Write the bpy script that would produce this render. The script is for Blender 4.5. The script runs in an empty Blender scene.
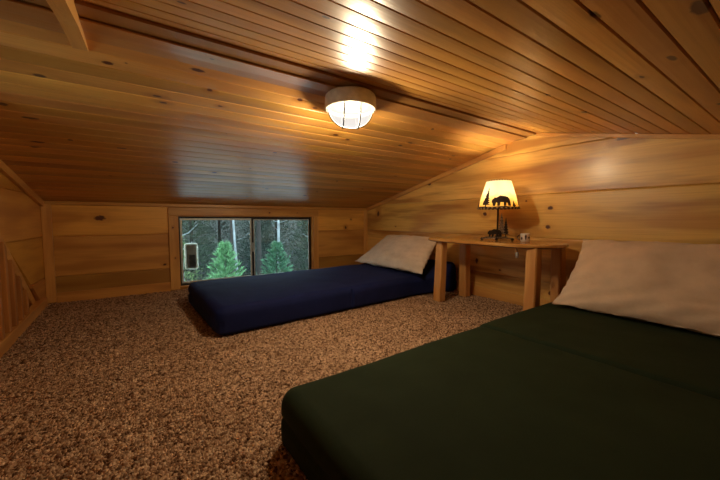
import bpy, bmesh, math, random
import numpy as np
from mathutils import Vector, Matrix, noise
random.seed(7)
rng = np.random.default_rng(5)
COL = bpy.context.scene.collection
PI = math.pi
# ---------------------------------------------------------------- room numbers (metres)
XL, XR = -0.70, 2.378            # left and right gable walls
YB, YF, YR = 3.406, -0.858, 1.274   # knee wall with the window, knee wall behind, ridge
ZR, SL = 1.30, 0.232             # ridge height and slope of the ceiling
def roof(y): return ZR - SL*abs(y-YR)

# ================================================================= materials
class G:
    def __init__(s, name):
        s.m = bpy.data.materials.new(name); s.m.use_nodes = True
        s.t = s.m.node_tree; s.t.nodes.clear()
        s.out = s.t.nodes.new('ShaderNodeOutputMaterial')
    def n(s, typ, ins=None, **kw):
        d = s.t.nodes.new(typ)
        for k, v in kw.items(): setattr(d, k, v)
        if ins:
            for k, v in ins.items(): s.set(d.inputs[k], v)
        return d
    def set(s, sock, v):
        if isinstance(v, bpy.types.NodeSocket): s.t.links.new(v, sock)
        elif v is not None:
            if isinstance(v, (tuple, list)) and len(v) == 3 and sock.type == 'RGBA': v = (*v, 1)
            sock.default_value = v
    def math(s, op, a, b=None, c=None, clamp=False):
        d = s.t.nodes.new('ShaderNodeMath'); d.operation = op; d.use_clamp = clamp
        s.set(d.inputs[0], a)
        if b is not None: s.set(d.inputs[1], b)
        if c is not None: s.set(d.inputs[2], c)
        return d.outputs[0]
    def comb(s, x, y, z=0.0):
        return s.n('ShaderNodeCombineXYZ', {0: x, 1: y, 2: z}).outputs[0]
    def mix(s, f, a, b, blend='MIX'):
        d = s.t.nodes.new('ShaderNodeMix'); d.data_type = 'RGBA'; d.blend_type = blend
        s.set(d.inputs[0], f); s.set(d.inputs[6], a); s.set(d.inputs[7], b)
        return d.outputs[2]
    def rng(s, v, a, b, c=0.0, d=1.0, smooth=False):
        m = s.n('ShaderNodeMapRange', {0: v, 1: a, 2: b, 3: c, 4: d})
        if smooth: m.interpolation_type = 'SMOOTHSTEP'
        return m.outputs[0]
    def noise(s, vec, scale=1.0, detail=2.0, rough=.5):
        return s.n('ShaderNodeTexNoise', {'Vector': vec, 'Scale': scale, 'Detail': detail, 'Roughness': rough}).outputs[0]
    def bsdf(s, **kw):
        b = s.n('ShaderNodeBsdfPrincipled')
        for k, v in kw.items(): s.set(b.inputs[k.replace('_', ' ')], v)
        s.t.links.new(b.outputs[0], s.out.inputs[0]); return b
    def obj(s):
        c = s.n('ShaderNodeTexCoord').outputs['Object']
        x = s.n('ShaderNodeSeparateXYZ', {0: c}); return c, x.outputs

def wood(name, along, across, width=.32, off=0.0, light=(.60, .30, .085), mid=(.46, .19, .045), dark=(.20, .07, .02),
         knots=(), rough=.32, coat=.35, coat_rough=.12, tone=.22, knot_rate=.70, ring=26., seed=0.0, ksz=1.0, bumpy=.15, blotch=.6):
    g = G(name); c, ax = g.obj()
    A, B = ax[along], ax[across]; T = ax[3-along-across]
    Bw = g.math('DIVIDE', g.math('SUBTRACT', B, off), width)
    idn = g.math('ADD', g.math('FLOOR', Bw), seed)
    wn = g.n('ShaderNodeTexWhiteNoise', {'W': idn}, noise_dimensions='1D')
    r = wn.outputs[0]
    rs = g.n('ShaderNodeSeparateXYZ', {0: wn.outputs[1]}).outputs
    Ao = g.math('ADD', A, g.math('MULTIPLY', r, 37.))
    # knots placed at chance
    sc = 1.9
    vv = g.comb(g.math('MULTIPLY', Ao, sc), g.math('ADD', Bw, g.math('MULTIPLY', r, 11.)), 0.0)
    vo = g.n('ShaderNodeTexVoronoi', {'Vector': vv, 'Scale': 1.0, 'Randomness': .85}, voronoi_dimensions='2D')
    df = g.n('ShaderNodeVectorMath', {0: vv, 1: vo.outputs['Position']}, operation='SUBTRACT').outputs[0]
    dx = g.n('ShaderNodeSeparateXYZ', {0: df}).outputs
    vr = g.n('ShaderNodeSeparateXYZ', {0: vo.outputs['Color']}).outputs
    da = g.math('MULTIPLY', dx[0], 1/sc/1.7); db = g.math('MULTIPLY', dx[1], width)
    dist = g.math('SQRT', g.math('ADD', g.math('MULTIPLY', da, da), g.math('MULTIPLY', db, db)))
    rad = g.rng(vr[0], knot_rate, 1.0, .0015*ksz, .012*ksz)
    kd = g.math('DIVIDE', dist, rad)
    on = g.math('GREATER_THAN', vr[0], knot_rate)
    kn = g.math('MULTIPLY', g.rng(kd, .75, 1.35, 1.0, 0.0, True), on)
    halo = g.math('MULTIPLY', g.rng(kd, 1.0, 4.5, 1.0, 0.0, True), on)
    for (ka, kb, ra, rb) in knots:
        ra, rb = ra*ksz*1.1, rb*ksz*1.1
        a2 = g.math('DIVIDE', g.math('SUBTRACT', A, ka), ra); b2 = g.math('DIVIDE', g.math('SUBTRACT', B, kb), rb)
        dd = g.math('SQRT', g.math('ADD', g.math('MULTIPLY', a2, a2), g.math('MULTIPLY', b2, b2)))
        dd = g.math('ADD', dd, g.math('MULTIPLY', g.math('SUBTRACT', g.noise(c, 60., 1.), .5), .9))
        kn = g.math('MAXIMUM', kn, g.rng(dd, .75, 1.3, 1.0, 0.0, True))
        halo = g.math('MAXIMUM', halo, g.rng(dd, 1.0, 4.0, 1.0, 0.0, True))
    n1 = g.noise(g.comb(g.math('MULTIPLY', Ao, .75), g.math('MULTIPLY', B, 4.2), g.math('MULTIPLY', T, 4.2)), 1.0, 2.0, .45)
    gc = g.math('ADD', g.math('MULTIPLY', n1, ring), g.math('MULTIPLY', halo, 1.6))
    rings = g.math('MULTIPLY_ADD', g.math('SINE', gc), .5, .5)
    rings = g.math('POWER', rings, 2.2)
    fine = g.noise(g.comb(g.math('MULTIPLY', Ao, 3.0), g.math('MULTIPLY', B, 160.), g.math('MULTIPLY', T, 160.)), 1.0, 3.0, .6)
    big = g.noise(g.comb(g.math('MULTIPLY', Ao, 1.1), g.math('MULTIPLY', B, 9.), g.math('MULTIPLY', T, 9.)), 1.0, 3.0, .55)
    col = g.mix(g.math('MULTIPLY', rings, .65), light, mid)
    col = g.mix(g.math('MULTIPLY', g.rng(big, .46, .68, 0., 1., True), blotch), col, g.mix(.35, mid, dark))
    col = g.mix(g.rng(fine, .45, .75, 0., .45), col, mid)
    tn = g.math('ADD', g.math('MULTIPLY', r, tone), 1.0-tone*.6)
    tv = g.comb(tn, g.math('MULTIPLY', tn, g.rng(rs[1], 0., 1., .93, 1.04)), g.math('MULTIPLY', tn, g.rng(rs[2], 0., 1., .8, 1.15)))
    col = g.mix(1.0, col, tv, 'MULTIPLY')
    col = g.mix(g.math('MULTIPLY', halo, .38), col, mid)
    col = g.mix(g.math('MULTIPLY', kn, .97), col, (.075, .015, .007))
    bh = g.math('ADD', g.math('MULTIPLY', fine, .4), g.math('MULTIPLY', big, 1.0))
    bp = g.n('ShaderNodeBump', {'Strength': bumpy, 'Distance': .004, 'Height': bh}).outputs[0]
    g.bsdf(Base_Color=col, Roughness=rough, Normal=bp, Coat_Weight=coat, Coat_Roughness=coat_rough)
    return g.m

def plain(name, col, rough=.5, metal=0.0, var=.12, scale=40., **kw):
    g = G(name); c, _ = g.obj()
    n = g.noise(c, scale, 3.)
    cc = g.mix(g.rng(n, .35, .7, 0., 1.), tuple(v*(1-var) for v in col), tuple(min(1, v*(1+var)) for v in col))
    g.bsdf(Base_Color=cc, Roughness=rough, Metallic=metal, **kw)
    return g.m

def fabric(name, col, rough=.85, weave=700., wr=.25, sheen=.15):
    g = G(name); c, ax = g.obj()
    n = g.noise(c, 9., 3.); f = g.noise(c, weave, 1.)
    cc = g.mix(g.rng(n, .3, .7), tuple(v*.86 for v in col), tuple(v*1.1 for v in col))
    cc = g.mix(g.rng(f, .3, .7, 0., .35), cc, tuple(v*.65 for v in col))
    h = g.math('ADD', g.math('MULTIPLY', n, 1.), g.math('MULTIPLY', f, .08))
    bp = g.n('ShaderNodeBump', {'Strength': wr, 'Distance': .01, 'Height': h}).outputs[0]
    g.bsdf(Base_Color=cc, Roughness=rough, Normal=bp, Sheen_Weight=sheen, Specular_IOR_Level=.12)
    return g.m

def emit(name, col, st):
    g = G(name); e = g.n('ShaderNodeEmission', {'Color': col, 'Strength': st})
    g.t.links.new(e.outputs[0], g.out.inputs[0]); return g.m

# knots are given as (along, across, half length, half height)
W_CEIL = wood('pine ceiling', 0, 1, .0745, -.0005+YR-.013, light=(.76,.40,.09), mid=(.50,.21,.038), dark=(.16,.05,.015), rough=.42, coat=.30, coat_rough=.30, tone=.36,
    knot_rate=.80, ring=14., ksz=.9, bumpy=.25, blotch=.5,
    knots=[(-.109,1.528,.016,.009),(.179,1.45,.026,.010),(.046,1.687,.018,.007),(.069,1.73,.016,.006),(.302,1.674,.012,.006),
           (-.494,1.954,.014,.012),(-.437,2.049,.026,.009),(-.494,2.375,.022,.009),(-.472,2.308,.028,.008),(.638,1.494,.015,.009),(-.12,2.28,.022,.008),
           (-.333,2.241,.01,.008),(.738,1.532,.013,.008),(1.556,1.698,.02,.010),(2.105,1.775,.018,.010),
           (.839,.155,.030,.012),(.762,.29,.02,.008),(1.097,.246,.020,.008),(1.235,.34,.012,.006),(1.347,.663,.012,.008)])
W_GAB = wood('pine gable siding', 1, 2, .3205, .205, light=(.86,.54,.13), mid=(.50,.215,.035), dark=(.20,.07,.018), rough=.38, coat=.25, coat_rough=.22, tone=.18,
    knot_rate=.90, ring=20., bumpy=.22, blotch=.9,
    knots=[(1.651,.707,.016,.013),(1.127,.742,.015,.012),(1.136,.606,.016,.012),(1.30,.80,.006,.005),(3.16,.73,.02,.03),(2.30,1.02,.02,.012),(.73,1.145,.03,.008),(1.10,.13,.015,.012),(1.50,.245,.008,.006),(1.72,.30,.012,.02)])
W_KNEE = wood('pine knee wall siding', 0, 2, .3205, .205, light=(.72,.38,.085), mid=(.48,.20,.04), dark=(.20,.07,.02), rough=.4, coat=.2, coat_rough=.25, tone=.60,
    knot_rate=.92, ring=18., seed=5.0, bumpy=.2,
    knots=[(-.347,.673,.030,.018),(2.05,.56,.012,.014),(2.13,.66,.008,.008),(.10,.245,.012,.008)])
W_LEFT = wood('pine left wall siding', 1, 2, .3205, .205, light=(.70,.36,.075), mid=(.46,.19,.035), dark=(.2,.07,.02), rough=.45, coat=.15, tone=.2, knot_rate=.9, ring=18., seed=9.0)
W_TX = wood('pine trim lengthwise', 0, 2, 1.0, -.3, light=(.72,.38,.09), mid=(.50,.21,.045), rough=.4, coat=.2, knot_rate=.9, tone=.1, ring=22., ksz=.8,
    knots=[(1.08,.732,.012,.008),(1.40,.735,.008,.006)])
W_TY = wood('pine trim crosswise', 1, 0, 1.0, -3.2, light=(.72,.38,.09), mid=(.50,.21,.045), rough=.4, coat=.2, knot_rate=.9, tone=.1, ring=22., ksz=.8)
W_TZ = wood('pine trim upright', 2, 0, 1.0, -3.4, light=(.72,.38,.09), mid=(.50,.21,.045), rough=.4, coat=.2, knot_rate=.85, tone=.1, ring=22., ksz=.8,
    knots=[(.585,.175,.010,.008),(.30,.185,.007,.006)])
W_RIDGE = wood('stained ridge board', 0, 1, 1.0, -3.4, light=(.40,.185,.05), mid=(.30,.125,.03), dark=(.08,.03,.01), rough=.5, coat=.1, knot_rate=.95, tone=.1)
W_LEG = wood('hewn pine leg', 2, 0, 1.0, -.5, light=(.70,.38,.11), mid=(.50,.21,.05), rough=.42, coat=.15, knot_rate=.7, tone=.1, ring=30., ksz=.7)
W_TOP = wood('pine table slab', 1, 0, 1.0, -1.4, light=(.70,.38,.11), mid=(.46,.19,.045), dark=(.16,.055,.018), rough=.26, coat=.5, coat_rough=.1, knot_rate=.8, tone=.1, ring=30.)
W_FLAT = wood('flat ridge plank', 0, 1, .30, 1.2, light=(.60,.29,.10), mid=(.40,.16,.045), rough=.34, coat=.9, coat_rough=.28, tone=.1, knot_rate=.8, ring=18., bumpy=.5, seed=4.)
W_BARK = plain('dark live edge', (.10,.04,.018), .6, var=.5, scale=60.)
W_RAIL = wood('pine railing', 2, 1, 1.0, -.5, light=(.50,.22,.055), mid=(.36,.14,.033), rough=.45, coat=.1, knot_rate=.8, tone=.1, ring=26.)

def carpet_mat():
    g = G('brown frieze carpet'); c, ax = g.obj()
    v = g.n('ShaderNodeTexVoronoi', {'Vector': c, 'Scale': 125., 'Randomness': 1.0})
    r = g.n('ShaderNodeSeparateXYZ', {0: v.outputs['Color']}).outputs[0]
    n = g.noise(c, 70., 3., .7); n2 = g.noise(c, 5., 3.)
    t = g.math('ADD', g.math('MULTIPLY', r, .75), g.math('MULTIPLY', g.math('SUBTRACT', n, .25), .6))
    cr = g.n('ShaderNodeValToRGB', {0: t}); e = cr.color_ramp.elements
    e[0].position = .18; e[0].color = (.10, .048, .026, 1)
    e[1].position = .92; e[1].color = (.80, .54, .345, 1)
    x = e.new(.46); x.color = (.40, .24, .142, 1)
    col = g.mix(g.rng(n2, .35, .65, 0., .2), cr.outputs[0], (.24, .12, .06))
    h = g.math('ADD', g.math('MULTIPLY', v.outputs['Distance'], -1.6), g.math('MULTIPLY', n, .8))
    bp = g.n('ShaderNodeBump', {'Strength': .8, 'Distance': .006, 'Height': h}).outputs[0]
    g.bsdf(Base_Color=col, Roughness=.95, Normal=bp, Specular_IOR_Level=.05)
    return g.m
M_CARPET = carpet_mat()
M_BLUE = fabric('navy fitted sheet', (.011, .017, .078), wr=.30, sheen=.0)
M_GREEN = fabric('dark green fitted sheet', (.019, .030, .013), wr=.25, sheen=.0)
M_PIL = fabric('beige pillowcase', (.68, .51, .36), wr=.7)
M_PIL2 = fabric('cream pillowcase', (.68, .54, .41), wr=.8)
M_BRONZE = plain('window bronze', (.018, .016, .014), .4, .3)
M_ALU = plain('pale sash liner', (.62, .66, .64), .45, .2)
M_IRON = plain('dark cast metal', (.035, .022, .014), .45, .7, var=.4)
M_PEWTER = plain('rubbed pewter', (.30, .24, .17), .35, .8, var=.5, scale=120.)
M_PLATE = plain('cream painted metal', (.72, .68, .58), .45, 0.0)
M_CAGE = plain('dark grey wire', (.10, .10, .11), .5, .4)
M_PRINT = plain('dark printed figure', (.035, .018, .012), .8)
def lace_mat():
    g = G('laced leather rim'); c, ax = g.obj()
    a = g.math('ARCTAN2', ax[1], ax[0]); w = g.math('SINE', g.math('MULTIPLY', a, 30.))
    g.bsdf(Base_Color=g.mix(g.rng(w, .2, .5), (.06, .025, .012), (.60, .45, .26)), Roughness=.8); return g.m
M_LACE = lace_mat()
M_CREAMLACE = plain('pale stitch', (.55, .42, .25), .8)
M_MUG = plain('white glazed ceramic', (.62, .56, .48), .2)
M_MUGD = plain('dark brown glaze', (.06, .03, .02), .3)
M_CORD = plain('brown cord', (.03, .018, .012), .5)
M_SWITCH = plain('grey plastic switch', (.35, .33, .31), .4)
M_OUT = plain('exterior siding', (.12, .07, .04), .8)
M_BULB = emit('bulb glow', (1.0, .82, .50), 250.)

def glass_mat():
    g = G('window pane glass')
    b = g.n('ShaderNodeBsdfTransparent', {'Color': (.88, .95, .93, 1)})
    gl = g.n('ShaderNodeBsdfGlossy', {'Color': (1, 1, 1, 1), 'Roughness': .02})
    fr = g.n('ShaderNodeFresnel', {'IOR': 1.45})
    mx = g.n('ShaderNodeMixShader', {0: fr.outputs[0], 1: b.outputs[0], 2: gl.outputs[0]})
    g.t.links.new(mx.outputs[0], g.out.inputs[0]); return g.m
M_GLASS = glass_mat()

def shade_mat():
    g = G('parchment lamp shade'); c, ax = g.obj()
    n = g.noise(c, 30., 4.)
    z = g.math('ADD', ax[2], g.math('MULTIPLY', g.math('SUBTRACT', n, .5), .10))
    col = g.mix(g.rng(z, .25, .34), (.78, .56, .20), (.76, .70, .60))
    d = g.n('ShaderNodeBsdfDiffuse', {'Color': col}); t = g.n('ShaderNodeBsdfTranslucent', {'Color': col})
    mx = g.n('ShaderNodeMixShader', {0: .30, 1: d.outputs[0], 2: t.outputs[0]})
    g.t.links.new(mx.outputs[0], g.out.inputs[0]); return g.m
M_SHADE = shade_mat()
def dome_mat():
    g = G('glowing frosted glass')
    e = g.n('ShaderNodeEmission', {'Color': (1.0, .96, .90, 1), 'Strength': .66})
    t = g.n('ShaderNodeBsdfTransparent', {'Color': (.9, .9, .9, 1)})
    lw = g.n('ShaderNodeLayerWeight', {'Blend': .45}).outputs['Facing']
    mx = g.n('ShaderNodeMixShader', {0: g.rng(lw, 0., 1., .62, .95), 1: t.outputs[0], 2: e.outputs[0]})
    g.t.links.new(mx.outputs[0], g.out.inputs[0]); return g.m
M_DOME = dome_mat()

# ================================================================= mesh helpers
def tag(o, label=None, cat=None, group=None, kind=None):
    if label: o['label'] = label
    if cat: o['category'] = cat
    if group: o['group'] = group
    if kind: o['kind'] = kind
    return o
def obj(name, bm, m, parent=None, smooth=False, angle=None):
    me = bpy.data.meshes.new(name)
    if isinstance(bm, bmesh.types.BMesh):
        bmesh.ops.recalc_face_normals(bm, faces=bm.faces); bm.to_mesh(me); bm.free()
    else:
        me.from_pydata(bm[0], [], bm[1]); me.update()
    for mm in (m if isinstance(m, (list, tuple)) else [m]): me.materials.append(mm)
    if smooth:
        me.polygons.foreach_set('use_smooth', [True]*len(me.polygons))
        if angle:
            me.update()
            try: me.set_sharp_from_angle(angle=angle)
            except Exception: pass
    o = bpy.data.objects.new(name, me); COL.objects.link(o)
    if parent: o.parent = parent
    return o
def empty(name, loc=(0, 0, 0), rz=0, **kw):
    o = bpy.data.objects.new(name, None); COL.objects.link(o)
    o.location = loc; o.rotation_euler = (0, 0, rz); o.empty_display_size = .05
    return tag(o, **kw)
def struct(o): o['kind'] = 'structure'; return o
def box(bm, lo, hi, bev=0.0, seg=2, mat=None):
    c = [(a+b)/2 for a, b in zip(lo, hi)]; s = [abs(b-a) for a, b in zip(lo, hi)]
    r = bmesh.ops.create_cube(bm, size=1.0, matrix=Matrix.Translation(c) @ Matrix.Diagonal((*s, 1)))
    if bev:
        es = list({e for v in r['verts'] for e in v.link_edges})
        bmesh.ops.bevel(bm, geom=es, offset=bev, segments=seg, profile=.6, affect='EDGES')
    return bm
def prism(bm, pts, ext):
    """polygon pts (3-D) pushed along the vector ext"""
    a = [bm.verts.new(p) for p in pts]; b = [bm.verts.new(Vector(p)+Vector(ext)) for p in pts]
    bm.faces.new(a); bm.faces.new(b[::-1])
    for i in range(len(a)):
        j = (i+1) % len(a); bm.faces.new((a[j], a[i], b[i], b[j]))
    return bm
def tube(bm, pts, r, seg=8, cap=True):
    pts = [Vector(p) for p in pts]; rs = r if isinstance(r, (list, tuple)) else [r]*len(pts)
    rings = []; up = None
    for i, p in enumerate(pts):
        d = (pts[min(i+1, len(pts)-1)]-pts[max(i-1, 0)]).normalized()
        if up is None: up = d.orthogonal().normalized()
        up = (up-d*up.dot(d)).normalized(); s = d.cross(up)
        rings.append([bm.verts.new(p+(up*math.cos(2*PI*k/seg)+s*math.sin(2*PI*k/seg))*rs[i]) for k in range(seg)])
    for a, b in zip(rings, rings[1:]):
        for k in range(seg): bm.faces.new((a[k], a[(k+1) % seg], b[(k+1) % seg], b[k]))
    if cap: bm.faces.new(rings[0][::-1]); bm.faces.new(rings[-1])
    return bm
def lathe(bm, prof, seg=32, c=(0, 0, 0), sx=1.0, sy=1.0):
    rings = []
    for r, z in prof:
        if r < 1e-5: rings.append([bm.verts.new((c[0], c[1], c[2]+z))])
        else: rings.append([bm.verts.new((c[0]+sx*r*math.cos(2*PI*k/seg), c[1]+sy*r*math.sin(2*PI*k/seg), c[2]+z)) for k in range(seg)])
    for a, b in zip(rings, rings[1:]):
        for k in range(seg):
            j = (k+1) % seg
            if len(a) == 1 and len(b) > 1: bm.faces.new((a[0], b[k], b[j]))
            elif len(b) == 1 and len(a) > 1: bm.faces.new((a[k], a[j], b[0]))
            elif len(a) > 1: bm.faces.new((a[k], a[j], b[j], b[k]))
    return bm
B = bmesh.new

# ================================================================= the setting
# ---- carpet: a real pile surface, 6 mm tufts pushed up and down
def make_floor():
    s = .006
    xs = np.arange(XL, XR+s, s); ys = np.arange(-.30, YB+.03+s, s)
    nx, ny = len(xs), len(ys)
    z = rng.random((ny, nx))
    k = (z+np.roll(z, 1, 0)+np.roll(z, 1, 1)+np.roll(z, (1, 1), (0, 1)))/4
    z = .75*z+.65*k
    lo = rng.random((ny//9+3, nx//9+3))
    big = np.kron(lo, np.ones((9, 9)))[:ny, :nx]
    for _ in range(5): big = (big+np.roll(big, 2, 0)+np.roll(big, 2, 1)+np.roll(big, -2, 0)+np.roll(big, -2, 1))/5
    z = (z-.7)*.013+(big-.5)*.006 - .006
    X, Y = np.meshgrid(xs, ys)
    X = X+(rng.random(X.shape)-.5)*.004; Y = Y+(rng.random(X.shape)-.5)*.004
    co = np.stack([X, Y, z], -1).reshape(-1, 3).astype(np.float32)
    i = np.arange(nx*ny).reshape(ny, nx)
    f = np.stack([i[:-1, :-1], i[:-1, 1:], i[1:, 1:], i[1:, :-1]], -1).reshape(-1, 4)
    extra = np.array([[XL, YF-.05, -.005], [XR, YF-.05, -.005], [XR, -.298, -.005], [XL, -.298, -.005]], np.float32)
    n0 = len(co); co = np.vstack([co, extra]); f = np.vstack([f, [[n0, n0+1, n0+2, n0+3]]])
    me = bpy.data.meshes.new('floor')
    me.vertices.add(len(co)); me.vertices.foreach_set('co', co.ravel())
    me.loops.add(f.size); me.loops.foreach_set('vertex_index', f.ravel().astype(np.int32))
    me.polygons.add(len(f)); me.polygons.foreach_set('loop_start', (np.arange(len(f))*4).astype(np.int32))
    me.update(calc_edges=True); me.validate()
    me.polygons.foreach_set('use_smooth', [True]*len(me.polygons))
    me.materials.append(M_CARPET)
    o = bpy.data.objects.new('floor', me); COL.objects.link(o); struct(o)
make_floor()

# ---- ceiling: one tongue-and-groove lining over both slopes
def make_ceiling():
    bm = B(); w = .0745
    for side in (1, -1):
        y0 = YR; y1 = (YB+.02) if side > 0 else (YF-.02)
        # groove positions
        ks = [YR-.013+w*k for k in range(-40, 60)]
        ks = sorted(k for k in ks if min(y0, y1)+.004 < k < max(y0, y1)-.004)
        ys = [min(y0, y1)]+ks+[max(y0, y1)]
        prof = []
        for a, b in zip(ys, ys[1:]):
            g = .0040
            prof += [(a, .0075), (a+g, .0005)]
            for t in (.25, .5, .75): prof.append((a+g+(b-a-2*g)*t, -.0006*math.sin(PI*t)))
            prof += [(b-g, .0005)]
        prof.append((ys[-1], .0075))
        xs = [XL+(XR-XL)*i/10 for i in range(11)]
        g_ = [[bm.verts.new((x, y, roof(y)+dz)) for (y, dz) in prof] for x in xs]
        top = [[bm.verts.new((x, y, roof(y)+.03)) for y in (prof[0][0], prof[-1][0])] for x in (xs[0], xs[-1])]
        for r0, r1 in zip(g_, g_[1:]):
            for k in range(len(prof)-1): bm.faces.new((r0[k], r0[k+1], r1[k+1], r1[k]))
        bm.faces.new((top[0][0], top[1][0], top[1][1], top[0][1]))
    obj_ = obj('ceiling', bm, W_CEIL); struct(obj_)
make_ceiling()

def hnoise(x, s, sc=1.0): return noise.noise(Vector((x*sc, s*7.31, 0.3)))
SEAMS = [-.05, .205, .525, .840, 1.162, 1.5]
def siding(bm, fixed, sgn, axis, u0, u1, zlim, step=.04, holes=(), th=.02, wav=.003, z0=-.05):
    """boards laid one over the other; axis: the world axis they run along (0 or 1); room side faces sgn"""
    n = max(1, int((u1-u0)/step)); us = [u0+(u1-u0)*i/n for i in range(n+1)]
    def P(u, z, d): return (u, fixed+d*sgn, z) if axis == 0 else (fixed+d*sgn, u, z)
    for k in range(len(SEAMS)-1):
        def zs(kk, u): return SEAMS[kk]+(wav*hnoise(u, kk, 2.1)+.3*wav*hnoise(u, kk+9, 9.) if 0 < kk < len(SEAMS)-1 else 0)
        cols = []
        for u in us:
            lim = zlim(u); a = max(z0(u) if callable(z0) else z0, zs(k, u)); b = min(zs(k+1, u), lim)
            if b-a < .004: cols.append(None); continue
            g = .0030; dz = min(.006, (b-a)/3)
            cols.append([bm.verts.new(P(u, a, .010)), bm.verts.new(P(u, a+g*.6, .009)), bm.verts.new(P(u, a+g+.002, .0008)), bm.verts.new(P(u, a+dz+.004, 0)),
                         bm.verts.new(P(u, b-dz-.002, 0)), bm.verts.new(P(u, b-g-.001, .0008)), bm.verts.new(P(u, b-g*.6, .009)), bm.verts.new(P(u, b, .010)),
                         bm.verts.new(P(u, b, th)), bm.verts.new(P(u, a, th))])
        for c0, c1 in zip(cols, cols[1:]):
            if c0 and c1:
                m = len(c0)
                for q in range(m): bm.faces.new((c0[q], c0[(q+1) % m], c1[(q+1) % m], c1[q]))
        ok = [c for c in cols if c]
        if len(ok) > 1: bm.faces.new(ok[0]); bm.faces.new(ok[-1])
# right gable wall
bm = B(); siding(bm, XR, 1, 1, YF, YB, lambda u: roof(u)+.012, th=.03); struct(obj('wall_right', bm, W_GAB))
# left gable wall with a window opening (seen only from the window's light)
bm = B(); LW = (1.18, 1.82, .78, 1.10)
siding(bm, XL, -1, 1, YF, LW[0], lambda u: roof(u)+.012, th=.03)
SY0, SY1 = 1.95, 3.292
def stair_line(u): return .585-.761*(u-2.579)
siding(bm, XL, -1, 1, LW[1], SY0, lambda u: roof(u)+.012, th=.03)
siding(bm, XL, -1, 1, SY0, SY1, lambda u: roof(u)+.012, th=.03, z0=lambda u: max(-.05, stair_line(u)-.02))
siding(bm, XL, -1, 1, SY1, YB, lambda u: roof(u)+.012, th=.03)
siding(bm, XL, -1, 1, LW[0], LW[1], lambda u: LW[2], th=.03)
siding(bm, XL, -1, 1, LW[0], LW[1], lambda u: roof(u)+.012, th=.03, z0=LW[3])
struct(obj('wall_left', bm, W_LEFT))
# the closed stairwell behind the balusters
bm = B(); x0_, x1_ = -1.55, XL-.022
for lo, hi in (((x0_-.03, SY0-.1, -1.2), (x0_, YB, 1.10)), ((x0_, SY0-.13, -1.2), (x1_, SY0-.1, 1.10)), ((x0_, YB, -1.2), (x1_, YB+.03, 1.10)), ((x0_, SY0-.1, 1.10), (x1_, YB, 1.13)), ((x0_, SY0-.1, -1.23), (x1_, YB, -1.2)), ((x1_, SY0-.1, -1.2), (x1_+.02, YB, -.03))): box(bm, lo, hi)
struct(obj('wall_stairwell', bm, W_LEFT))
# knee wall with the window, and the one behind the camera
ZK = roof(YB)+.01
bm = B()
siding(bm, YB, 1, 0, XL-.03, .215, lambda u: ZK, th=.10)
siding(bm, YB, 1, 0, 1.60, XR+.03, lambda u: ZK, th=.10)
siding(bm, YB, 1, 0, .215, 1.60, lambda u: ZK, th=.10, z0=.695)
box(bm, (.215, YB+.002, -.02), (1.60, YB+.10, .018))
struct(obj('wall_back', bm, W_KNEE))
bm = B(); siding(bm, YF, -1, 0, XL-.03, XR+.03, lambda u: ZK, th=.03); struct(obj('wall_front', bm, W_KNEE))

# trims
tn = [0]
def trim(bm, m):
    tn[0] += 1; return struct(obj('trim_%d' % tn[0], bm, m))
# ridge board with a shallow V seat
bm = B(); zb = 1.279
prism(bm, [(XL, YR-.034, zb), (XL, YR+.034, zb), (XL, YR+.034, roof(YR+.034)-.001), (XL, YR, ZR-.001), (XL, YR-.034, roof(YR-.034)-.001)], (XR-XL-.006, 0, 0)); trim(bm, W_RIDGE)
bm = B(); box(bm, (XL+.001, YR+.0345, 1.2685), (XR-.003, YR+.150, 1.2755), .001, 1)
for v in bm.verts:
    if v.co.z > 1.27: v.co.z = min(v.co.z, roof(v.co.y)-.0012)
trim(bm, W_FLAT)
# rake boards on the gables
def rake(x0, x1, ya, yb, drop, m):
    bm = B(); prism(bm, [(x0, ya, roof(ya)-.001), (x0, yb, roof(yb)-.001), (x0, yb, roof(yb)-drop), (x0, ya, roof(ya)-drop)], (x1-x0, 0, 0))
    bmesh.ops.bevel(bm, geom=list(bm.edges), offset=.002, segments=1, affect='EDGES'); return trim(bm, m)
rake(XR-.020, XR-.0005, 1.47, YB-.002, .042, W_TY)
rake(XR-.010, XR-.0005, YF+.01, YR-.035, .026, W_TY)
rake(XL+.0005, XL+.022, 1.33, YB-.002, .050, W_TY)
bm = B(); prism(bm, [(-.200, 1.00, roof(1.0)-.001), (-.200, YR-.0345, roof(YR-.0345)-.001), (-.200, YR-.0345, 1.2785), (-.200, YR+.151, 1.2680), (-.200, 1.480, roof(1.480)-.001), (-.200, 1.478, roof(1.478)-.006), (-.200, YR+.02, 1.238), (-.200, 1.00, roof(1.0)-.040)], (.042, 0, 0)); trim(bm, W_TY)   # short batten across the ridge
# crown strip along the top of the window wall
bm = B(); box(bm, (XL, YB-.016, roof(YB)-.030), (XR, YB-.0005, roof(YB)-.002), .003, 1); trim(bm, W_TX)
# casings of the window
bm = B(); box(bm, (.140, YB-.018, .695), (1.665, YB-.0005, .772), .003, 1); trim(bm, W_TX)
bm = B(); box(bm, (.140, YB-.018, .002), (.216, YB-.0005, .694), .003, 1); trim(bm, W_TZ)
bm = B(); box(bm, (1.600, YB-.018, .002), (1.665, YB-.0005, .694), .003, 1); trim(bm, W_TZ)
# corner boards
bm = B(); box(bm, (XL+.001, YB-.020, .002), (XL+.060, YB-.0005, .778), .003, 1); trim(bm, W_TZ)
bm = B(); box(bm, (XR-.055, YB-.018, .002), (XR-.001, YB-.0005, .778), .003, 1); trim(bm, W_TZ)
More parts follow.
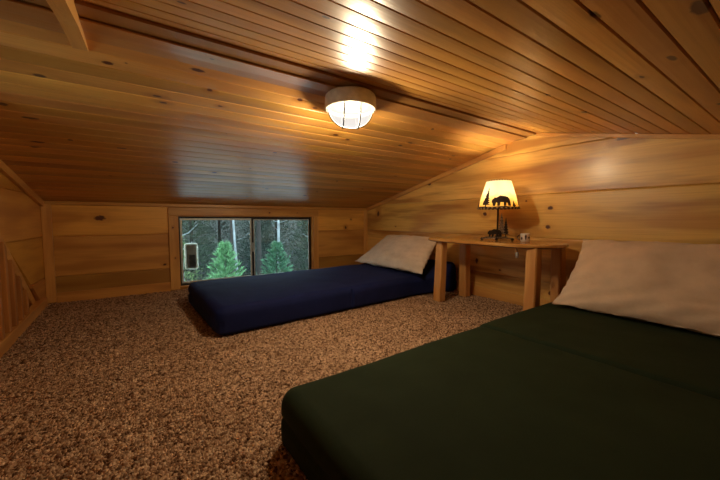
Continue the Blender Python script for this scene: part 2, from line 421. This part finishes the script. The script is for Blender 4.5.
# baseboards
bm = B(); box(bm, (XL+.060, YB-.014, -.014), (.139, YB-.0005, .078), .003, 1); o = struct(obj('baseboard_back', bm, W_TX))
bm = B(); box(bm, (1.666, YB-.014, -.014), (XR-.056, YB-.0005, .078), .003, 1); o = struct(obj('baseboard_back.001', bm, W_TX))
bm = B(); box(bm, (XR-.014, YF+.01, -.014), (XR-.0005, YB-.02, .078), .003, 1); struct(obj('baseboard_right', bm, W_TY))

# ---- sliding window
def window(name, x0, x1, z0, z1, y, place=None):
    root = struct(empty(name, ((x0+x1)/2, y, z0)))
    cx, cz = (x0+x1)/2, z0; x0 -= cx; x1 -= cx; z1 -= cz; z0 = 0.0
    def frame(xa, xb, za, zb, t, ya, yb):
        bm = B()
        box(bm, (xa, ya, za), (xb, yb, za+t)); box(bm, (xa, ya, zb-t), (xb, yb, zb))
        box(bm, (xa, ya, za+t), (xa+t, yb, zb-t)); box(bm, (xb-t, ya, za+t), (xb, yb, zb-t)); return bm
    obj('jamb', frame(x0, x1, z0, z1, .006, -.040, .052), W_TX, root)
    obj('window_frame', frame(x0+.006, x1-.006, z0+.006, z1-.006, .011, .0, .050), M_BRONZE, root)
    xm = (x0+x1)/2+.010; a, b, c, d = x0+.0175, x1-.0175, z0+.0175, z1-.0175
    s1 = obj('sash', frame(a, xm+.012, c, d, .018, .026, .044), M_BRONZE, root)
    obj('liner', frame(a+.004, xm-.010, c+.006, d-.005, .017, .020, .0262), M_ALU, s1)
    obj('pane', box(B(), (a+.020, .034, c+.020), (xm-.008, .037, d-.020)), M_GLASS, s1)
    s2 = obj('sash', frame(xm-.012, b, c, d, .017, .004, .022), M_BRONZE, root)
    obj('liner', frame(xm+.007, b-.016, c+.016, d-.016, .007, .000, .0042), M_ALU, s2)
    obj('pane', box(B(), (xm+.006, .012, c+.018), (b-.018, .015, d-.018)), M_GLASS, s2)
    bm = B(); box(bm, (xm-.010, -.010, d*.45), (xm-.002, .004, d*.60), .002, 1); obj('latch', bm, M_ALU, s2)
    return root
window('window_1', .216, 1.599, .018, .694, YB+.044)
w2 = window('window_2', -.32, .32, 0.0, LW[3]-LW[2], 0.0)
w2.location = (XL-.045, (LW[0]+LW[1])/2, LW[2]); w2.rotation_euler = (0, 0, PI/2)

# ================================================================= ceiling lamp
lamp = empty('ceiling_lamp', (.843, 1.350, 1.2660), label='round cream ceiling light with a caged glowing glass dome, on the flat ridge plank', cat='ceiling lamp')
R0 = .119
bm = B(); lathe(bm, [(0, 0), (R0-.008, 0), (R0-.002, -.006), (R0, -.016), (R0+.002, -.058), (R0-.003, -.068), (R0-.012, -.070), (R0-.016, -.066), (R0-.019, -.062)], 48)
obj('base_ring', bm, M_PLATE, lamp, True, .6)
bm = B(); lathe(bm, [(0, -.0565), (R0-.0185, -.0565), (R0-.0185, -.0545), (0, -.0545)], 40); obj('glare_disc', bm, plain('dark glare disc', (.016, .015, .013), .6), lamp)  # added dark disc, keeps the lit base from washing out the dome
prof = []
for i in range(17):
    t = i/16*PI/2; prof.append((.100*math.cos(t)**.88 if i < 16 else 0.0, -.058-.092*math.sin(t)))
bm = B(); lathe(bm, prof, 48); obj('glass_dome', bm, M_DOME, lamp, True)
cam_az = math.atan2(-YR, -.798)
def dome_bar(off, az):
    pts = []; rr = .1045
    for i in range(33):
        h = math.sqrt(max(0, rr*rr-off*off)); u = h*math.sin((-1+2*i/32)*PI/2)
        rad = min(1, math.hypot(u, off)/rr); t = math.acos(min(1, rad**(1/.88)))
        ca, sa = math.cos(az), math.sin(az); pts.append((u*ca-off*sa, u*sa+off*ca, -.060-.0965*math.sin(t)))
    return pts
for off, az in ((-.036, cam_az+.10), (.036, cam_az+.10), (0.0, cam_az+.10+PI/2)):
    bm = B(); tube(bm, dome_bar(off, az), .0034, 8); obj('cage_wire', bm, M_CAGE, lamp, True)

lamp.scale = (1.05, 1.05, 1.0)
# ================================================================= mattresses
def rounded_slab(L, W, H, shape, nx=330, ny=60, nz=12, r=.047, rb=.014):
    bm = B(); idx = {}
    def V(i, j, k):
        if (i, j, k) not in idx:
            def e(t, n):     # denser towards the edges
                return t/n
            x, y, z = L*e(i, nx), -W/2+W*e(j, ny), H*e(k, nz)
            R = r if z > H*.5 else rb
            c = Vector((min(max(x, r), L-r), min(max(y, -W/2+r), W/2-r), min(max(z, rb), H-r)))
            d = Vector((x, y, z))-c
            if d.length > 1e-9 and (z > H-r or z < rb or True):
                m = max(abs(d.x)/r, abs(d.y)/r, abs(d.z)/R if z > H-r or z < rb else 0)
                dd = Vector((d.x/r, d.y/r, d.z/R)); 
                if dd.length > 1e-9: dd = dd.normalized()*m
                p = c+Vector((dd.x*r, dd.y*r, dd.z*R))
            else: p = Vector((x, y, z))
            idx[(i, j, k)] = bm.verts.new(shape(p))
        return idx[(i, j, k)]
    for k in (0, nz):
        for i in range(nx):
            for j in range(ny): bm.faces.new((V(i, j, k), V(i+1, j, k), V(i+1, j+1, k), V(i, j+1, k)))
    for j in (0, ny):
        for i in range(nx):
            for k in range(nz): bm.faces.new((V(i, j, k), V(i+1, j, k), V(i+1, j, k+1), V(i, j, k+1)))
    for i in (0, nx):
        for j in range(ny):
            for k in range(nz): bm.faces.new((V(i, j, k), V(i, j+1, k), V(i, j+1, k+1), V(i, j, k+1)))
    return bm
def gauss(x, w): return math.exp(-(x/w)**2)
def mattress(loc, rz, L, W, H, m, fold, top_fold, lift, seed, label, bulge=0.0):
    root = empty('folding_mattress', loc, rz, label=label, cat='mattress')
    def shape(p):
        u = max(0, min(1, p.z/H)); n = noise.noise(Vector((p.x*2.6+seed, p.y*2.9, p.z*6))); n2 = noise.noise(Vector((p.x*9+seed, p.y*8, p.z*14)))
        q = p.copy()
        edge = min(p.x, L-p.x, W/2-abs(p.y))
        q.z += (.006*n+.0018*n2)*u + .006*u*min(1, max(0, edge)/.2)
        # welt between the two folded layers, on the short ends
        if p.x < .03 or p.x > L-.03:
            k = .014*gauss(p.z-H*.47-.006*math.sin(p.y*5), .007)*(1 if p.x < .03 else -1); q.x += k
            q.x += (.006*n+.004*math.sin(p.z/H*PI)*-1)*(1 if p.x < .03 else -1)
        f = fold+.012*math.sin(p.y*3+seed)
        side = 1 if abs(p.y) > W/2-.012 else 0
        q.y -= math.copysign(.030*gauss(p.x-f, .008)*side*(.4+.6*math.sin(PI*min(1, u*1.02))), p.y)
        q.y += .004*n*side
        if u > .9: q.z -= top_fold*gauss(p.x-f, .008)
        if top_fold > .003 and u > .5: q.z += .007/(1+math.exp(-(p.x-f)/.009))
        q.z += lift(p.x)*u
        if p.y < 0: q.y -= bulge*max(0, min(1, (p.x-1.55)/.45))**1.5*(-p.y/(W/2))
        return q
    obj('mattress_body', rounded_slab(L, W, H, shape), m, root, True)
    return root
mattress((.262, 2.345, 0), .068, 2.065, .965, .164, M_BLUE, .93, .001, lambda x: .105*max(0, min(1, (x-1.70)/.34))**1.6, 1.0,
    'navy blue folding mattress on the carpet under the window', .10)
mattress((.312, .415, 0), .030, 1.97, .96, .162, M_GREEN, .985, .026, lambda x: 0.0, 5.0,
    'dark green folding mattress in front, nearest the camera')

# ================================================================= pillows
def pillow(name, W, Hh, T, path, m, loc, rz, seed, label, group, droop=.0, taper=.0, shift=.0):
    """path(t) gives (x, z) of the middle sheet from the bottom edge t=0 to the top edge t=1"""
    nu, nv = 56, 44; top, bot = {}, {}
    V = []; Fc = []
    def P(u, v, s):
        tt = (v+1)/2; x, z = path(tt); x2, z2 = path(min(1.0, tt+.02)); x1, z1 = path(max(0.0, tt-.02))
        d = Vector((x2-x1, 0, z2-z1)).normalized(); nrm = Vector((-d.z, 0, d.x))
        pin = 1-.045*(1-abs(v)**3)*abs(u)**6; pinv = 1-.05*(1-abs(u)**3)
        y = u*W/2*pin
        # the side edges bow inward between the corners
        prof = ((1-abs(u)**2.6)**.62)*((1-abs(v)**2.4)**.60)
        w = noise.noise(Vector((u*2.2+seed, v*2.0, s*.7)))
        w2 = noise.noise(Vector((u*6+v*3+seed, v*5-u*2, s*.9+3)))
        edge = max(abs(u), abs(v))
        wr = (math.sin((u*9+v*14+seed)*1.6+w*4)*.0035+math.sin(u*31+w2*5)*.0030*max(0,abs(v)-.4))*max(0, edge-.30)
        off = s*T/2*prof*(1+.22*w)+s*(.006*w2*prof**.5+wr*2)
        vv = v*pinv
        x, z = path((vv+1)/2)
        p = Vector((x, y*(1-taper*(vv+1)/2)+shift*(vv+1)/2, z))+nrm*off
        p.z -= droop*abs(u)**4*max(0, v)
        return p
    for s in (1, -1):
        for j in range(nv+1):
            for i in range(nu+1):
                u = -1+2*i/nu; v = -1+2*j/nv
                u = math.copysign(1-(1-abs(u))**1.35, u) if True else u; v = math.copysign(1-(1-abs(v))**1.35, v)
                V.append(P(u, v, s))
        b = 0 if s == 1 else (nu+1)*(nv+1)
        for j in range(nv):
            for i in range(nu):
                a = b+j*(nu+1)+i; q = (a, a+1, a+nu+2, a+nu+1); Fc.append(q if s == 1 else q[::-1])
    bm = B(); vs = [bm.verts.new(p) for p in V]
    for q in Fc: bm.faces.new([vs[k] for k in q])
    bmesh.ops.remove_doubles(bm, verts=bm.verts, dist=.0008)
    o = obj(name, bm, m, None, True); o.location = loc; o.rotation_euler = (0, 0, rz)
    tag(o, label, 'pillow', group); return o
def bez(a, b, c):
    return lambda t: ((1-t)**2*a[0]+2*t*(1-t)*b[0]+t*t*c[0], (1-t)**2*a[1]+2*t*(1-t)*b[1]+t*t*c[1])
pillow('pillow', 1.0, .52, .17, bez((-.455, .016), (-.26, .13), (-.10, .315)), M_PIL2, (2.335, 2.42, .184), .03, 2.0,
       'cream pillow leaning on the wall at the head of the blue mattress', None, .02, .26, .0)
pillow('pillow', .98, .52, .18, bez((-.455, .012), (-.28, .15), (-.10, .37)), M_PIL, (2.33, .375, .178), .02, 8.0,
       'large beige pillow leaning on the wall at the head of the green mattress', None, .012, .02)

# ================================================================= log-style table
TZ = .508
table = empty('side_table', (2.10, 1.420, 0), label='low rustic pine table with a rounded slab top and four square legs, against the wall', cat='table')
bm = B(); n = 72; hx, hy = .235, .518
def edge(a, ins=0.0, s=0.0):
    ex = 3.4; ca, sa = math.cos(a), math.sin(a)
    k = (abs(ca)**ex+abs(sa)**2.4)**(-1/2.8); w = 1+.018*noise.noise(Vector((ca*2.3, sa*2.3, 1.1+s)))
    return (hx*ca*k*w-ins*ca, hy*sa*k*w-ins*sa)
lv = [(.478, .050, 0), (.482, .016, 1), (.487, .004, 1), (.494, .0, 1), (TZ-.004, .001, 1), (TZ-.0012, .004, 0), (TZ, .010, 0), (TZ, .10, 0)]
rings = []
for z, ins, s in lv: rings.append([bm.verts.new((*edge(2*PI*k/n, ins+(.004*noise.noise(Vector((k*.7, z*90, 0))) if s else 0)), z)) for k in range(n)])
for q, (a, b) in enumerate(zip(rings, rings[1:])):
    for k in range(n):
        f = bm.faces.new((a[k], a[(k+1) % n], b[(k+1) % n], b[k])); f.material_index = 1 if q < 2 else 0
bm.faces.new(rings[0][::-1]); bm.faces.new(rings[-1])
obj('tabletop', bm, [W_TOP, W_BARK], table, True, .7)
def leg(px, py, tx, ty, seed, w=.034):
    bm = B(); rings = []
    for i in range(9):
        t = i/8; z = .001+t*.487; cx = px+(tx-px)*t; cy = py+(ty-py)*t; ring = []
        for (sx, sy) in ((1, .55), (.55, 1), (-.55, 1), (-1, .55), (-1, -.55), (-.55, -1), (.55, -1), (1, -.55)):
            k = w*(1.02+.05*noise.noise(Vector((sx*2+seed, sy*2, t*3))))*(1.06-.10*t)
            sx2 = math.copysign(min(1, abs(sx)+.25), sx); sy2 = math.copysign(min(1, abs(sy)+.25), sy)
            ring.append(bm.verts.new((cx+sx2*k, cy+sy2*k, z)))
        rings.append(ring)
    for a, b in zip(rings, rings[1:]):
        for k in range(8): bm.faces.new((a[k], a[(k+1) % 8], b[(k+1) % 8], b[k]))
    bm.faces.new(rings[0][::-1]); bm.faces.new(rings[-1])
    obj('leg', bm, W_LEG, table)
leg(-.155, .335, -.140, .330, 1); leg(.150, .325, .140, .320, 2); leg(-.155, -.410, -.135, -.405, 3); leg(.160, -.425, .150, -.415, 4)

# ================================================================= table lamp
LX, LY = 2.12, 1.365
ang = math.atan2(-LY, -LX)     # local -Y faces the room
tl = empty('table_lamp', (LX, LY, TZ), ang+PI/2, label='lit lamp with bear and pine tree shade, standing on the pine table', cat='lamp')
bm = B(); box(bm, (-.105, -.030, .012), (.105, .030, .018), .003, 1); box(bm, (-.085, -.024, .020), (.070, .024, .027), .003, 1); obj('base', bm, M_PEWTER, tl)
for fx in (-.105, -.005, .100):
    bm = B(); lathe(bm, [(0, 0), (.007, .001), (.011, .007), (.011, .012), (.006, .018), (0, .020)], 12, (fx, -.030 if abs(fx) < .05 else -.01, 0)); obj('foot', bm, M_IRON, tl, True)
for k in range(2):
    bm = B(); tube(bm, [(-.10, -.026+.052*k, .016), (.10, -.026+.052*k, .016)], .004, 8); obj('base_rod', bm, M_PEWTER, tl, True)
bm = B(); tube(bm, [(0, .004, .025), (0, .004, .30)], .0065, 12); lathe(bm, [(0, .025), (.018, .025), (.014, .036), (.007, .040), (0, .040)], 12, (0, .004, 0)); obj('pole', bm, M_IRON, tl, True)
def pine_outline(h, w, n):
    L = []
    for i in range(n):
        t = i/n; y = h*(.12+.88*t); ww = w*(1-t)
        L.append((ww, y)); L.append((ww*.38+.001, y+h*.88/n*.62))
    pts = [(x, y) for x, y in L]+[(0, h)]+[(-x, y) for x, y in reversed(L)]
    return pts+[(-w*.12, h*.12), (-w*.12, 0), (w*.12, 0), (w*.12, h*.12)]
BEAR = [(-.046,.020),(-.044,.034),(-.036,.040),(-.032,.046),(-.027,.042),(-.018,.046),(-.006,.054),(.006,.052),(.020,.050),(.034,.046),(.042,.036),(.044,.022),
        (.044,.0),(.031,.0),(.029,.014),(.024,.018),(.020,.0),(.010,.0),(.010,.018),(-.004,.019),(-.008,.0),(-.019,.0),(-.019,.016),(-.024,.017),(-.028,.0),(-.038,.0),(-.036,.020),(-.042,.016)]
def flat(bm, pts, cx, y, z, th=.003, s=1.0):
    prism(bm, [(cx+p[0]*s, y, z+p[1]*s) for p in pts], (0, th, 0))
bm = B(); flat(bm, pine_outline(.175, .032, 8), .026, -.012, .026, .004); obj('tree_figure', bm, M_PEWTER, tl)
bm = B(); flat(bm, pine_outline(.140, .026, 7), .055, -.006, .026, .004); obj('tree_figure', bm, M_IRON, tl)
bm = B(); flat(bm, BEAR, -.018, -.022, .026, .007, 1.05); bmesh.ops.bevel(bm, geom=list(bm.edges), offset=.001, segments=1, affect='EDGES'); obj('bear_figure', bm, M_IRON, tl)
SB, ST, RB, RT = .232, .430, .142, .083
def cone(z): return RB+(RT-RB)*(z-SB)/(ST-SB)
bm = B(); lathe(bm, [(RB, SB), (RT, ST), (RT-.0015, ST), (RB-.0015, SB), (RB, SB)], 64); bmesh.ops.remove_doubles(bm, verts=bm.verts, dist=1e-5)
shade = obj('lamp_shade', bm, M_SHADE, tl, True, .8)
def on_cone(bm, pts, z0, uc, s=1.0, lift=.0012, th=.0010, sub=3):
    """a figure wrapped round the shade; u is arc length to the viewer's right"""
    def W(u, z, e):
        r = cone(z)+e; a = -PI/2+(uc+u)/cone(SB+.05); return (r*math.cos(a), r*math.sin(a), z)
    fine = []
    for i, p in enumerate(pts):
        q = pts[(i+1) % len(pts)]
        for k in range(sub): fine.append((p[0]+(q[0]-p[0])*k/sub, p[1]+(q[1]-p[1])*k/sub))
    a = [bm.verts.new(W(u*s, z0+z*s, lift+th)) for u, z in fine]; b = [bm.verts.new(W(u*s, z0+z*s, lift)) for u, z in fine]
    f1 = bm.faces.new(a); f2 = bm.faces.new(b[::-1])
    for i in range(len(a)): j = (i+1) % len(a); bm.faces.new((a[j], a[i], b[i], b[j]))
    bmesh.ops.triangulate(bm, faces=[f1, f2])
for rep in range(3):
    o_ = rep*2*PI/3*cone(SB+.05)
    bm = B(); on_cone(bm, BEAR, SB+.014, .020+o_, 1.35); obj('bear_print', bm, M_PRINT, shade)
    bm = B(); on_cone(bm, pine_outline(.140, .033, 8), SB+.006, -.080+o_); obj('tree_print', bm, M_PRINT, shade)
    bm = B(); on_cone(bm, pine_outline(.045, .018, 4), SB+.006, .105+o_); obj('tree_print', bm, M_PRINT, shade)
bm = B(); on_cone(bm, [(u*.04, (.010+.003*math.sin(u*1.7)) if True else 0) for u in range(-11, 12)]+[(u*.04, .003) for u in range(11, -12, -1)], SB, 0.0, sub=2); obj('ground_print', bm, M_PRINT, shade)
for z, nm in ((SB, 'lower_rim'), (ST, 'upper_rim')):
    bm = B(); r = cone(z); tube(bm, [(r*math.cos(2*PI*k/64), r*math.sin(2*PI*k/64), z) for k in range(65)], .0032, 6); obj(nm, bm, M_LACE, shade, True)
bm = B(); lathe(bm, [(0, .256), (.013, .256), (.013, .285), (.0, .285)], 12); obj('socket', bm, M_IRON, tl, True)
bm = B(); lathe(bm, [(0, .286), (.012, .288), (.016, .300), (.027, .320), (.029, .336), (.022, .354), (0, .362)], 20); bulb = obj('bulb', bm, M_BULB, tl, True)
bm = B()
for k in range(3):
    a = 2*PI*k/3+.4; tube(bm, [(.0, .004, .300), (.03*math.cos(a), .03*math.sin(a), .31), (RT*math.cos(a), RT*math.sin(a), ST-.002)], .0013, 5)
obj('spider', bm, M_IRON, tl, True)
# cord: over the back of the slab, along its underside, the switch hanging at the front
ca, sa = math.cos(-(ang+PI/2)), math.sin(-(ang+PI/2))
def toL(x, y, z): x -= LX; y -= LY; return (x*ca-y*sa, x*sa+y*ca, z-TZ)
bm = B(); tube(bm, [toL(*p) for p in ((2.13, 1.37, .521), (2.18, 1.40, .513), (2.30, 1.42, .512), (2.345, 1.42, .512), (2.352, 1.42, .49), (2.34, 1.40, .470), (2.20, 1.30, .470), (2.02, 1.16, .472), (1.93, 1.105, .472), (1.915, 1.095, .465), (1.912, 1.092, .455))], .0028, 6)
cord = obj('cord', bm, M_CORD, tl, True)
bm = B(); lathe(bm, [(0, 0), (.007, -.001), (.009, -.008), (.009, -.026), (.006, -.036), (0, -.037)], 12, toL(1.912, 1.092, .456)); obj('switch', bm, M_SWITCH, cord, True)

# ================================================================= small mug
mug = empty('mug', (2.115, 1.155, TZ), label='small white mug with dark brown markings on the table, right of the lamp', cat='mug')
bm = B(); lathe(bm, [(0, .0005), (.024, .0005), (.029, .006), (.030, .054), (.0285, .057), (.026, .054), (.025, .008), (0, .007)], 28); obj('body', bm, M_MUG, mug, True, .9)
bm = B(); tube(bm, [(0.003+.028*math.cos(a0), .0, 0) if False else Vector((-.012, .029+.017*math.sin(t), .030+.017*math.cos(t))) for t in [PI*i/10 for i in range(11)]], .0036, 8); obj('handle', bm, M_MUGD, mug, True)
bm = B()
for a0, zz, w, h in ((3.75, .033, .34, .034), (4.45, .030, .50, .013), (2.9, .024, .40, .020)):
    pts = [(w/2*math.cos(t)*(1+.3*math.sin(3*t)), h/2*math.sin(t)) for t in [2*PI*i/14 for i in range(14)]]
    a = [bm.verts.new((.0304*math.cos(a0+u), .0304*math.sin(a0+u), zz+v)) for u, v in pts]; b = [bm.verts.new((.0312*math.cos(a0+u), .0312*math.sin(a0+u), zz+v)) for u, v in pts]
    bm.faces.new(a[::-1]); bm.faces.new(b)
    for i in range(14): bm.faces.new((a[i], a[(i+1) % 14], b[(i+1) % 14], b[i]))
obj('marking', bm, M_MUGD, mug)

# ================================================================= stair railing at the left wall
rail = empty('stair_railing', (-.688, 2.75, 0), .055, label='stepped pine railing with short upright balusters along the left wall', cat='railing')
bm = B(); y0, y1 = 1.2-2.75, 3.36-2.75
box(bm, (-.008, y0, -.012), (.036, y1, .060), .004, 2); obj('curb', bm, W_TY, rail)
for k in range(9):
    y = 2.80-.13*k-2.75; zt = .205+.83*(.13*k)
    if zt > .95: break
    zt = min(zt, roof(y+2.75)-.06)
    bm = B(); prism(bm, [(-.004, y-.022, .0605), (-.004, y+.022, .0605), (-.004, y+.022, zt-.018), (-.004, y-.022, zt+.018)], (.034, 0, 0))
    bmesh.ops.bevel(bm, geom=list(bm.edges), offset=.003, segments=1, affect='EDGES'); obj('baluster', bm, W_RAIL, rail)
bm = B(); ya, za, yb_, zb_ = 2.20-2.75, .815, 3.25-2.75, .030
prism(bm, [(-.010, ya, za), (-.010, yb_-.035, .0605), (-.010, yb_-.135, .0605), (-.010, ya, za-.085)], (.0055, 0, 0))
obj('sloping_rail', bm, W_TY, rail)

# ================================================================= outside
GZ = -2.3
def ground_z(x, y): return GZ+max(0, y-13)*.26+.15*noise.noise(Vector((x*.3, y*.3, 0)))
def gravel_forest_floor():
    g = G('pale gravel and forest floor'); c, ax = g.obj()
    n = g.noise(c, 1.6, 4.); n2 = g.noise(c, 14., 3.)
    near = g.mix(n2, (.66, .70, .70), (.80, .82, .82)); far = g.mix(n2, (.004, .007, .005), (.011, .013, .009))  # near: unseen gravel, made pale to brighten the window reflections on the ceiling
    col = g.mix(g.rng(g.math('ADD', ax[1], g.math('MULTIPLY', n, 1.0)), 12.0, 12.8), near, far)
    g.bsdf(Base_Color=col, Roughness=.95); return g.m
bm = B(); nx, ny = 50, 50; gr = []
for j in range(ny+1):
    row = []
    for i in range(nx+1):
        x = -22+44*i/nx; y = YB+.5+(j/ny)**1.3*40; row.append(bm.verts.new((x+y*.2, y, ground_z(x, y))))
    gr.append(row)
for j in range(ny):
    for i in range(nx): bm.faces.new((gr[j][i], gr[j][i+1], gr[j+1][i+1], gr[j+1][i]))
struct(obj('ground', bm, gravel_forest_floor(), None, True))

M_NEEDLE = plain('young pine needles', (.095, .23, .095), .6, var=.5, scale=9.)
M_NEEDLE2 = plain('deep green needles', (.045, .125, .065), .65, var=.5, scale=7.)
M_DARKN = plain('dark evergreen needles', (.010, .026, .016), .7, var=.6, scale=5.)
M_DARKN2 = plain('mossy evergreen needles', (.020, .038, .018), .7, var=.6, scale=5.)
M_LEAFY = plain('yellow green leaves', (.07, .11, .03), .7, var=.5, scale=5.)
M_BIRCH = plain('pale birch bark', (.17, .19, .20), .8, var=.35, scale=6.)
M_DKBARK = plain('dark bark', (.016, .013, .011), .9, var=.5, scale=8.)
def conifer(name, x, y, h, r, m, nb, ns, needle, seed, label, cat='tree', group=None, z0=None, trunk_r=.03, first=.05, up=.35, jit=0.0):
    rd = random.Random(seed); z0 = ground_z(x, y) if z0 is None else z0
    root = empty(name, (x, y, z0), label=label, cat=cat, group=group)
    bm = B(); tube(bm, [(0, 0, 0), (0, 0, h*.5), (0, 0, h*.97)], [trunk_r, trunk_r*.6, trunk_r*.12], 7); obj('trunk', bm, M_DKBARK, root, True)
    V, Fc = [], []
    def blade(p, d, L, w):
        s = d.orthogonal().normalized(); s.rotate(Matrix.Rotation(rd.uniform(0, 6.3), 3, d)); n = len(V)
        t = d.cross(s)*w*.5
        V.extend([p-s*w, p+s*w, p+t, p+d*L]); Fc.extend([(n, n+1, n+3), (n+1, n+2, n+3), (n+2, n, n+3)])
    for b in range(nb):
        t = first+(1-first)*(b+rd.random())/nb; a = b*2.4+rd.uniform(-.3, .3)
        R = r*(1-t)**.8*rd.uniform(.75, 1.1)+.02; z = h*t
        e = Vector((math.cos(a)*R, math.sin(a)*R, z+R*up*rd.uniform(.6, 1.4))); s0 = Vector((0, 0, z-R*.05))
        for q in range(ns):
            f = .25+.75*(q+rd.random())/ns; p = s0.lerp(e, f)+Vector((rd.uniform(-1, 1), rd.uniform(-1, 1), rd.uniform(-1, 1)))*jit
            out = (e-s0).normalized(); d = (out+Vector((rd.uniform(-1, 1), rd.uniform(-1, 1), rd.uniform(-.3, .9)))*.75).normalized()
            blade(p, d, needle*rd.uniform(.6, 1.2), needle*.13)
    obj('foliage', (V, Fc), m, root)
    return root
# positions come from the room's geometry: along sight lines through the window
conifer('young_pine', 1.35, 7.4, 2.42, .80, M_NEEDLE, 230, 36, .105, 1, 'bright green young pine outside the left window pane', up=.55)
conifer('young_pine', 2.75, 8.1, 2.28, .85, M_NEEDLE2, 220, 34, .105, 2, 'deeper green young pine outside the right window pane', up=.55)
for i, (x, y, h, r) in enumerate([(-1.2, 13.5, 6, 1.15), (1.3, 13.6, 7, 1.15), (3.75, 13.4, 6.5, 1.15), (6.2, 13.5, 6, 1.15), (8.7, 13.5, 7, 1.15), (.0, 16.2, 8, 1.3), (2.75, 16.3, 8, 1.3), (5.5, 16.2, 8, 1.3), (8.3, 16.3, 8, 1.3), (11.2, 15.2, 8, 1.3)]):
    conifer('evergreen_tree', x, y, h, r, (M_DARKN, M_DARKN2)[i % 2], 230, 60, .12, 30+i, 'dark evergreen tree in the shaded woods behind the two young pines', group='dark evergreens in the woods outside', trunk_r=.08, up=.25, jit=.14)
conifer('leafy_shrub', .55, 11.0, 2.6, 1.0, M_LEAFY, 90, 30, .10, 77, 'loose yellow green shrub in the woods, upper left of the left window pane', cat='shrub', up=.6, jit=.15)
def bare_trunk(x, y, r, h, lean, m, label, seed, group=None):
    rd = random.Random(seed); z0 = ground_z(x, y)-.1
    o = B(); pts = []; k = 9
    for i in range(k): t = i/(k-1); pts.append((lean*t*h+.03*math.sin(t*5+seed), .02*math.cos(t*4+seed), t*h))
    tube(o, pts, [r*(1.15-.6*i/(k-1)) for i in range(k)], 9)
    for q in range(6):
        t = rd.uniform(.35, .95); b = Vector((lean*t*h, 0, t*h)); a = rd.uniform(0, 6.3); L = rd.uniform(.3, .8)
        tube(o, [b, b+Vector((math.cos(a)*L*.5, math.sin(a)*L*.5, L*.15)), b+Vector((math.cos(a)*L, math.sin(a)*L, L*.5))], [r*.25, r*.15, r*.05], 5)
    ob = obj('tree_trunk', o, m, None, True); ob.location = (x, y, z0); tag(ob, label, 'tree trunk', group)
bare_trunk(.62, 9.8, .070, 6, .010, M_BIRCH, 'pale tree trunk outside near the left edge of the window', 1)
bare_trunk(2.18, 9.9, .035, 6, -.03, M_BIRCH, 'slim pale trunk outside just left of the middle window bar', 2)
bare_trunk(4.05, 11.6, .055, 6, .00, M_BIRCH, 'pale trunk outside behind the deeper green young pine', 3)
bare_trunk(4.40, 9.4, .030, 2.55, .00, M_BIRCH, 'thin white stake-like trunk outside right of the deeper green pine', 4)
bare_trunk(5.9, 11.6, .070, 6, -.05, M_BIRCH, 'leaning pale trunk outside near the right edge of the window', 5)
bare_trunk(2.4, 11.8, .10, 6, .0, M_DKBARK, 'thick dark trunk outside left of the middle window bar', 6)
bare_trunk(3.4, 12.2, .09, 6, .02, M_DKBARK, 'dark trunk outside right of the middle window bar', 7)

# small lantern on a bent bracket just outside the glass
lan = empty('outdoor_lantern', (.335, YB+.16, .055), .0, label='small pale framed lantern on a bent dark bracket outside the left pane', cat='lantern')
bm = B()
def rr2(w, h, r, z): 
    pts = []
    for cx, cz, a0 in ((w-r, h-r, 0), (-(w-r), h-r, PI/2), (-(w-r), -(h-r), PI), (w-r, -(h-r), 1.5*PI)):
        for i in range(5): a = a0+PI/2*i/4; pts.append((cx+r*math.cos(a), 0, z+cz+r*math.sin(a)))
    return pts
pts = rr2(.052, .125, .018, .235); tube(bm, pts+pts[:1], .009, 8); obj('housing_frame', bm, plain('pale painted housing', (.55, .56, .50), .5), lan, True)
bm = B(); prism(bm, rr2(.046, .118, .014, .235), (0, .05, 0)); obj('housing_back', bm, plain('brown housing', (.12, .075, .05), .6), lan)
bm = B(); box(bm, (-.022, -.008, .13), (.034, .002, .25), .004, 1); obj('door', bm, M_IRON, lan)
bm = B(); tube(bm, [(.02, .02, .11), (.03, .0, .06), (-.02, -.01, .09), (-.07, -.01, .10), (-.085, .0, .05), (-.05, .0, .0), (.0, .0, -.02), (.05, .0, -.05)], .006, 7); obj('bracket', bm, M_IRON, lan, True)

# ================================================================= light
W = bpy.data.worlds.new('sky'); bpy.context.scene.world = W; W.use_nodes = True
nt = W.node_tree; bg = nt.nodes['Background']; bg.inputs[0].default_value = (.74, .88, 1.0, 1); bg.inputs[1].default_value = 3.9
def light(name, typ, loc, e, col, **kw):
    l = bpy.data.lights.new(name, typ); l.energy = e; l.color = col
    for k, v in kw.items(): setattr(l, k, v)
    o = bpy.data.objects.new(name, l); COL.objects.link(o); o.location = loc; return o
cl = light('ceiling_bulb_light', 'POINT', (0, 0, -.095), 66.0, (1.0, .80, .52), shadow_soft_size=.045); cl.parent = lamp

# ================================================================= camera
cam = bpy.data.cameras.new('camera'); co = bpy.data.objects.new('camera', cam); COL.objects.link(co)
cam.sensor_width = 36; cam.lens = 315/720*36; cam.clip_start = .02
co.location = (0, 0, .66)
co.rotation_euler = (PI/2-math.atan(20.5/315), 0, math.radians(56.35-90))
sc = bpy.context.scene; sc.camera = co
sc.view_settings.view_transform = 'Standard'; sc.view_settings.look = 'None'
sc.view_settings.exposure = 0.52; sc.view_settings.gamma = 1.0; sc.view_settings.use_curve_mapping = False
